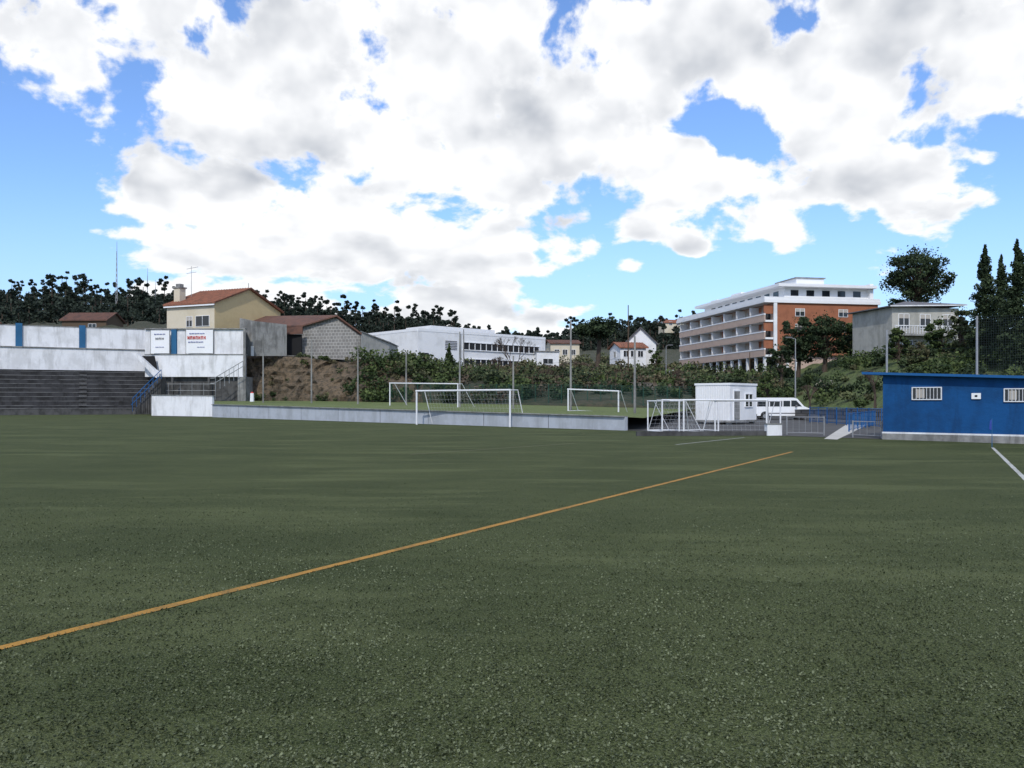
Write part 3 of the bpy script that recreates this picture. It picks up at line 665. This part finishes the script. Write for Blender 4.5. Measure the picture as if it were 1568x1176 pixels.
# ---------------------------------------------------------------- fences / poles
def pole(name,px,d,yt,yb,r=.07,m='steel',arm=0):
    g_=Grp(name); a=P(px,yb,d); b=P(px,yt,d); g_('shaft',m).cone(a,b,r*1.2,r*.7,8); g_('base',m).cone(a,a+Vector((0,0,.3)),r*2,r*1.6,8)
    if arm: g_('arm',m).tube([b,b+Vector((arm,0,.15))],r*.5); g_('lamp_head','slate').box(frame(b.x+arm,b.y,0),-.35,.35,-.12,.12,b.z+.1,b.z+.22)
    else: g_('cap',m).cone(b,b+Vector((0,0,.1)),r*.9,r*.3,8)
    g_.done()
bf=Grp('ball_stop_fence'); PX=[403,477,548,622,704,786,874,972]; DS=[99,95,91,87,80,74,68,60]; YT=[510,520,530,540,508,545,490,515]; YB=[617,619,621,624,626,629,632,636]
for p_,d_,a_,b_ in zip(PX,DS,YT,YB): bf('posts','concrete').cone(P(p_,b_,d_),P(p_,a_,d_),.10,.07,6)
for (p0,d0,b0),(p1,d1,b1) in zip(list(zip(PX,DS,YB))[:-1],list(zip(PX,DS,YB))[1:]):
    A_=P(p0,b0,d0);B_=P(p1,b1,d1)
    for k_ in range(9): bf('wires','darkwire').tube([A_+Vector((0,0,.5*k_+.1)),B_+Vector((0,0,.5*k_+.1))],.008,3)
bf.done()
gf=Grp('green_wire_fence')
pp=[(600,104,616),(680,101,618),(760,98,620),(840,95,621),(920,92,623),(985,90,625),(1060,86,628)]
for (a_,b_,c_),(a2,b2,c2) in zip(pp[:-1],pp[1:]):
    A_=P(a_,c_,b_);B_=P(a2,c2,b2)
    for k_ in range(4): q=A_.lerp(B_,k_/4); gf('posts','green_steel').cone(q,q+Vector((0,0,2.4)),.05,.05,5)
    for k_ in range(13): gf('wires','green_steel').tube([A_+Vector((0,0,.2*k_)),B_+Vector((0,0,.2*k_))],.012,3)
    for k_ in range(36): q=A_.lerp(B_,k_/36); gf('wires','green_steel').cone(q,q+Vector((0,0,2.4)),.010,.010,3)
gf.done()
pole('street_lamp',1218,88,519,622,.07,'steel',-.7)
pole('street_lamp',1020,120,530,600,.06,'steel',.6)
pole('utility_pole',962,130,468,600,.10,'wood'); pole('utility_pole',710,128,505,600,.1,'concrete'); pole('utility_pole',1148,125,540,590,.08,'wood')
def mast(name,px,d,yt,yb,w_=.8):
    g_=Grp(name); a=P(px,yb,d); b=P(px,yt,d)
    for ox_,oy_ in ((-1,-1),(1,-1),(0,1)): g_('legs','steel').cone(a+Vector((ox_*w_,oy_*w_,0)),b+Vector((ox_*w_*.15,oy_*w_*.15,0)),.09,.06,4)
    n=14
    for i in range(n):
        q=a.lerp(b,i/n); q2=a.lerp(b,(i+1)/n); s_=w_*(1-.85*i/n); s2=w_*(1-.85*(i+1)/n)
        g_('lattice','steel').cone(q+Vector((-s_,-s_,0)),q2+Vector((s2,-s2,0)),.05,.05,3); g_('lattice','steel').cone(q+Vector((s_,-s_,0)),q2+Vector((-s2,-s2,0)),.05,.05,3)
    g_('antenna','steel').cone(b,b+Vector((0,0,3)),.08,.05,4); g_.done()
mast('radio_mast',179,250,385,500,.35); mast('radio_mast',226,330,422,500,.35); mast('radio_mast',238,335,440,500,.35)
nf=Grp('ball_stop_net')
for p_,d_,yt in ((1358,41.5,505),(1496,39,484),(1640,37,470)): nf('posts','steel').cone(Vector((*XY(p_,d_),0)),P(p_,yt,d_),.06,.05,8)
A_=Vector((*XY(1496,39),0));B_=Vector((*XY(1640,37),0))
for k_ in range(29): nf('net','darkwire').tube([A_+Vector((0,0,2.4+k_*.115)),B_+Vector((0,0,2.4+k_*.115))],.006,3)
for k_ in range(38): q=A_.lerp(B_,k_/38); nf('net','darkwire').tube([q+Vector((0,0,2.4)),q+Vector((0,0,5.6))],.006,3)
A2=Vector((*XY(1358,41.5),0))
for k_ in range(8): nf('net_cables','darkwire').tube([A2+Vector((0,0,2.2+k_*.4)),A_+Vector((0,0,2.2+k_*.4))],.005,3)
nf.done()
# ---------------------------------------------------------------- goals
def goal(name,A_,B_,h,back,r=.06,net=True,ground=True,topd=.8,sp_=.3):
    A_=Vector(A_);B_=Vector(B_); g_=Grp(name); dr=(B_-A_); n=Vector((-dr.y,dr.x,0)).normalized()
    if n.y<0: n=-n
    up=Vector((0,0,h)); T=n*topd; Bk=n*back
    g_('posts','metalw').cone(A_,A_+up,r,r,10); g_('posts','metalw').cone(B_,B_+up,r,r,10); g_('crossbar','metalw').cone(A_+up-dr.normalized()*r,B_+up+dr.normalized()*r,r,r,10)
    for q in (A_,B_):
        g_('stanchions','metalw').tube([q+up,q+up+T,q+Bk],r*.5)
        if ground: g_('ground_frame','metalw').tube([q+Vector((0,0,.04)),q+Bk+Vector((0,0,.04))],r*.6)
    if ground: g_('ground_frame','metalw').tube([A_+Bk+Vector((0,0,.04)),B_+Bk+Vector((0,0,.04))],r*.6)
    g_('stanchions','metalw').tube([A_+up+T,B_+up+T],r*.35)
    if net:
        nn=int(dr.length/sp_)
        for i in range(nn+1):
            o=A_+dr*i/nn; g_('net','metalw').tube([o+up,o+up+T,o+Bk],.003,3)
        for j in range(8):
            t=j/8; o=up.lerp(Vector((0,0,0)),t)+T.lerp(Bk,t); g_('net','metalw').tube([A_+o,B_+o],.003,3)
    g_.done()
goal('football_goal',(*XY(638,60),0),(*XY(781,54.5),0),2.42,1.6,.065,True,False,.8)
goal('training_goal',P(597,624,84),P(701,628,78),2.45,2.5,.06,False,True,.6)
goal('training_goal',P(870,630,66),P(947,634,64),1.75,2.,.06,False,True,.5)
goal('small_goal',(*XY(1047,43),0),(*XY(1174,41.5),0),1.75,1.5,.045,True,True,.5,.22)
goal('small_goal',(*XY(1014,45.5),0),(*XY(1100,47),0),1.75,1.4,.045,True,True,.5,.3)
goal('small_goal',(*XY(992,48),0),(*XY(1040,44.8),0),1.7,1.4,.04,True,True,.4,.3)
goal('small_goal',(*XY(1095,42.5),0),(*XY(1195,44.5),0),1.7,1.0,.04,False,True,.4,.3)
b_=Grp('low_white_block_wall'); x,yv=XY(1175,41); b_('wall','stucco').box(frame(x,yv,.1),0,.75,0,.35,0,.55); b_('cap','concrete').box(frame(x,yv,.1),-.03,.78,-.03,.38,.55,.6); b_('kerb','conc_dark').box(frame(x,yv,.1),-6.5,0,.1,.3,0,.22); b_.done()
def barrier(name,px0,d0,px1,d1,h,m,sp_=.12,r=.012):
    g_=Grp(name); A_=Vector((*XY(px0,d0),0));B_=Vector((*XY(px1,d1),0)); L_=(B_-A_).length
    for z in (.12,h): g_('rails',m).tube([A_+Vector((0,0,z)),B_+Vector((0,0,z))],.022)
    n=int(L_/sp_)
    for i in range(n+1): q=A_.lerp(B_,i/n); g_('bars',m).cone(q+Vector((0,0,.12)),q+Vector((0,0,h)),r,r,4)
    for i in range(int(L_/2)+2):
        q=A_.lerp(B_,min(1,i*2/L_)); g_('posts',m).cone(q,q+Vector((0,0,h+.05)),.035,.035,6)
    g_.done()
barrier('crowd_barrier',1205,42,1262,41,.9,'steel',.3,.01); barrier('crowd_barrier',1306,39,1350,38,.75,'steel',.3,.01)
barrier('blue_railing',1240,66,1350,52,1.2,'bluef',.32,.012); barrier('blue_railing',1300,46,1340,58,1.0,'bluef',.35,.012)
rw=Grp('yard_retaining_wall'); rw('wall','stone').wall(1205,78,628,640,1352,58,626,645,.3); rw('coping','concrete').wall(1205,77.9,627,628,1352,57.9,625,626,.4); rw.done()
# ---------------------------------------------------------------- portacabin
pc=Grp('white_portable_cabin'); x,yv=XY(1118,60); fr=frame(x,yv,math.radians(47.5)); Wc,Dc=4.1,2.8
pc('walls','white').box(fr,0,Wc,0,Dc,.3,2.85); pc('roof_rim','white2').box(fr,-.06,Wc+.06,-.06,Dc+.06,2.85,3.0); pc('base_rim','concrete').box(fr,-.04,Wc+.04,-.04,Dc+.04,.16,.3)
for u_ in (.1,Wc-.4):
    for v_ in (.1,Dc-.4): pc('feet','concrete').box(fr,u_,u_+.3,v_,v_+.3,0,.16)
for i in range(14): pc('ribs','white').box(fr,-.03,0,.15+i*.19,.22+i*.19,.3,2.85)
pc('door','concrete').box(fr,.5,1.4,-.04,0,.35,2.4); pc('door_frame','white2').box(fr,.42,.5,-.07,0,.3,2.48); pc('door_frame','white2').box(fr,1.4,1.48,-.07,0,.3,2.48); pc('door_frame','white2').box(fr,.5,1.4,-.07,0,2.4,2.48)
win(pc,fr,2.8,1.3,1.1,.9); pc.done()
def vehicle(name,px,d,z,ang,prof,wd,wins,wheels,body,wr=.33):
    x,yv=XY(px,d); fr=frame(x,yv,ang); g_=Grp(name)
    g_('body',body).extr([fr(a,0,z+b) for a,b in prof],fr(0,wd,0)-fr(0,0,0))
    for wpts in wins:
        g_('windows','glass').extr([fr(a,-.012,z+b) for a,b in wpts],fr(0,wd+.024,0)-fr(0,0,0))
    for wx in wheels:
        for v0,v1 in ((-.03,.2),(wd-.2,wd+.03)):
            g_('tyres','rubber').cone(fr(wx,v0,z+wr),fr(wx,v1,z+wr),wr,wr,18)
        g_('hubs','steel').cone(fr(wx,-.05,z+wr),fr(wx,.0,z+wr),wr*.55,wr*.6,12)
        g_('wheel_arches','dark').cone(fr(wx,-.008,z+wr+.03),fr(wx,.02,z+wr+.03),wr*1.2,wr*1.2,18)
    L_=max(a for a,b in prof)
    g_('headlights','glass').box(fr,L_-.25,L_-.02,-.015,.25,z+.72,z+.9); g_('tail_lights','red').box(fr,-.015,.06,-.01,.12,z+.9,z+1.35)
    g_('bumpers','slate').box(fr,L_-.3,L_+.06,-.01,wd+.01,z+.35,z+.55); g_('bumpers','slate').box(fr,-.06,.25,-.01,wd+.01,z+.35,z+.52); g_('mirrors','slate').box(fr,L_-1.45,L_-1.3,-.2,-.02,z+1.15,z+1.35)
    g_('trim','slate').box(fr,1.0,L_-1.4,-.02,0,z+.55,z+.63)
    g_.done(.0)
vp=[(0,.35),(0,1.5),(.12,1.93),(.3,2.0),(3.5,2.0),(3.85,1.9),(4.45,1.22),(4.95,1.02),(5.1,.75),(5.1,.35)]
vehicle('white_van',1155,76,0,-.06,vp,1.9,[[(.25,1.2),(1.3,1.2),(1.3,1.72),(.3,1.72)],[(1.4,1.2),(2.5,1.2),(2.5,1.72),(1.4,1.72)],[(2.6,1.2),(3.2,1.2),(3.2,1.72),(2.6,1.72)],[(3.3,1.2),(4.25,1.2),(3.75,1.75),(3.3,1.75)]],(.95,4.15),'white2')
cp=[(0,.3),(0,.85),(.15,1.0),(.7,1.4),(2.2,1.42),(3.0,.95),(3.8,.82),(4.0,.6),(4.0,.3)]
cwn=[[(.45,.98),(1.3,.98),(1.3,1.32),(.8,1.32)],[(1.4,.98),(2.75,.98),(2.15,1.34),(1.4,1.34)]]
vehicle('parked_car',1022,128,tz(1030,128)+.2,0,cp,1.65,cwn,(.75,3.2),'white2',.3)
# ---------------------------------------------------------------- clubhouse (blue)
cb=Grp('blue_clubhouse'); A_=XY(1352,37);B_=XY(1568,33.6); an=math.atan2(B_[1]-A_[1],B_[0]-A_[0]); fr=frame(A_[0],A_[1],an); Lc=14
zl,zr=2.85,2.2
def ztop(u_): return zl+(zr-zl)*u_/Lc
cb('walls','blue').extr([fr(0,0,.34),fr(Lc,0,.34),fr(Lc,0,ztop(Lc)),fr(0,0,ztop(0))],fr(0,5,0)-fr(0,0,0))
cb('plinth','concrete').box(fr,-.03,Lc,-.04,5.04,-.1,.27)
cb('plinth_cap','stucco').box(fr,-.03,Lc,-.04,5.04,.27,.34)
cb('roof_slab','bluef').extr([fr(-.8,-.35,ztop(-.8)+.003),fr(Lc,-.35,ztop(Lc)+.003),fr(Lc,-.35,ztop(Lc)+.11),fr(-.8,-.35,ztop(-.8)+.11)],fr(0,5.8,0)-fr(0,0,0))
def uat(px):
    k0=(px-784)/F; c,s=math.cos(an),math.sin(an); return (k0*A_[1]-A_[0])/(c-k0*s)
def grill(px0,px1,yt,yb):
    u0,u1=uat(px0),uat(px1); dm=fr((u0+u1)/2,0,0).y; z0,z1=Z(yb,dm),Z(yt,dm)
    cb('window_glass','glass').box(fr,u0,u1,-.01,0,z0,z1)
    for a_ in ((u0-.04,u0,z0-.04,z1+.04),(u1,u1+.04,z0-.04,z1+.04),(u0,u1,z1,z1+.04),(u0,u1,z0-.04,z0)): cb('window_frames','metalw').box(fr,a_[0],a_[1],-.06,0,a_[2],a_[3])
    for i in range(1,8): q=u0+(u1-u0)*i/8; cb('window_bars','metalw').box(fr,q-.010,q+.010,-.05,-.03,z0,z1)
    cb('window_panel','blind').box(fr,u0+.15,u0+(u1-u0)*.42,-.02,-.01,z0+.05,z1-.05)
grill(1398,1441,594,611); grill(1539,1583,596,614); grill(1680,1722,597,615)
u0=uat(1488); dm=fr(u0,0,0).y; cb('vent_box','white2').box(fr,u0,u0+.34,-.06,0,Z(611,dm),Z(602,dm)); cb('vent_hole','dark').box(fr,u0+.12,u0+.22,-.065,-.06,Z(608,dm),Z(605,dm))
cb.done()
cf=Grp('corner_flag'); q=G(1519,685); cf('pole','bluep').cone(q,q+Vector((0,0,1.05)),.012,.012,6); t=q+Vector((0,0,1.05))
cf('flag','bluesign').extr([t,t+Vector((-.06,.02,-.1)),t+Vector((-.1,0,-.38)),t+Vector((.0,0,-.42))],(0,.01,0)); cf.done()
mk=Grp('small_marker_post'); q=P(386,615,98); mk('post','white2').cone(q,q+Vector((0,0,1)),.25,.22,8); mk('cap','red').cone(q+Vector((0,0,1)),q+Vector((0,0,1.15)),.22,.05,8); mk.done()
# ---------------------------------------------------------------- camera
cam=bpy.data.cameras.new('camera'); co=bpy.data.objects.new('camera',cam); link(co); co.location=(0,0,EYE); co.rotation_euler=(math.pi/2,0,0)
cam.sensor_width=36; cam.lens=36*F/1568; cam.shift_y=(HZ-588)/1568; cam.clip_end=6000; cam.clip_start=.05
scene.camera=co
scene.view_settings.view_transform='Standard'; scene.view_settings.look='None'; scene.view_settings.exposure=0
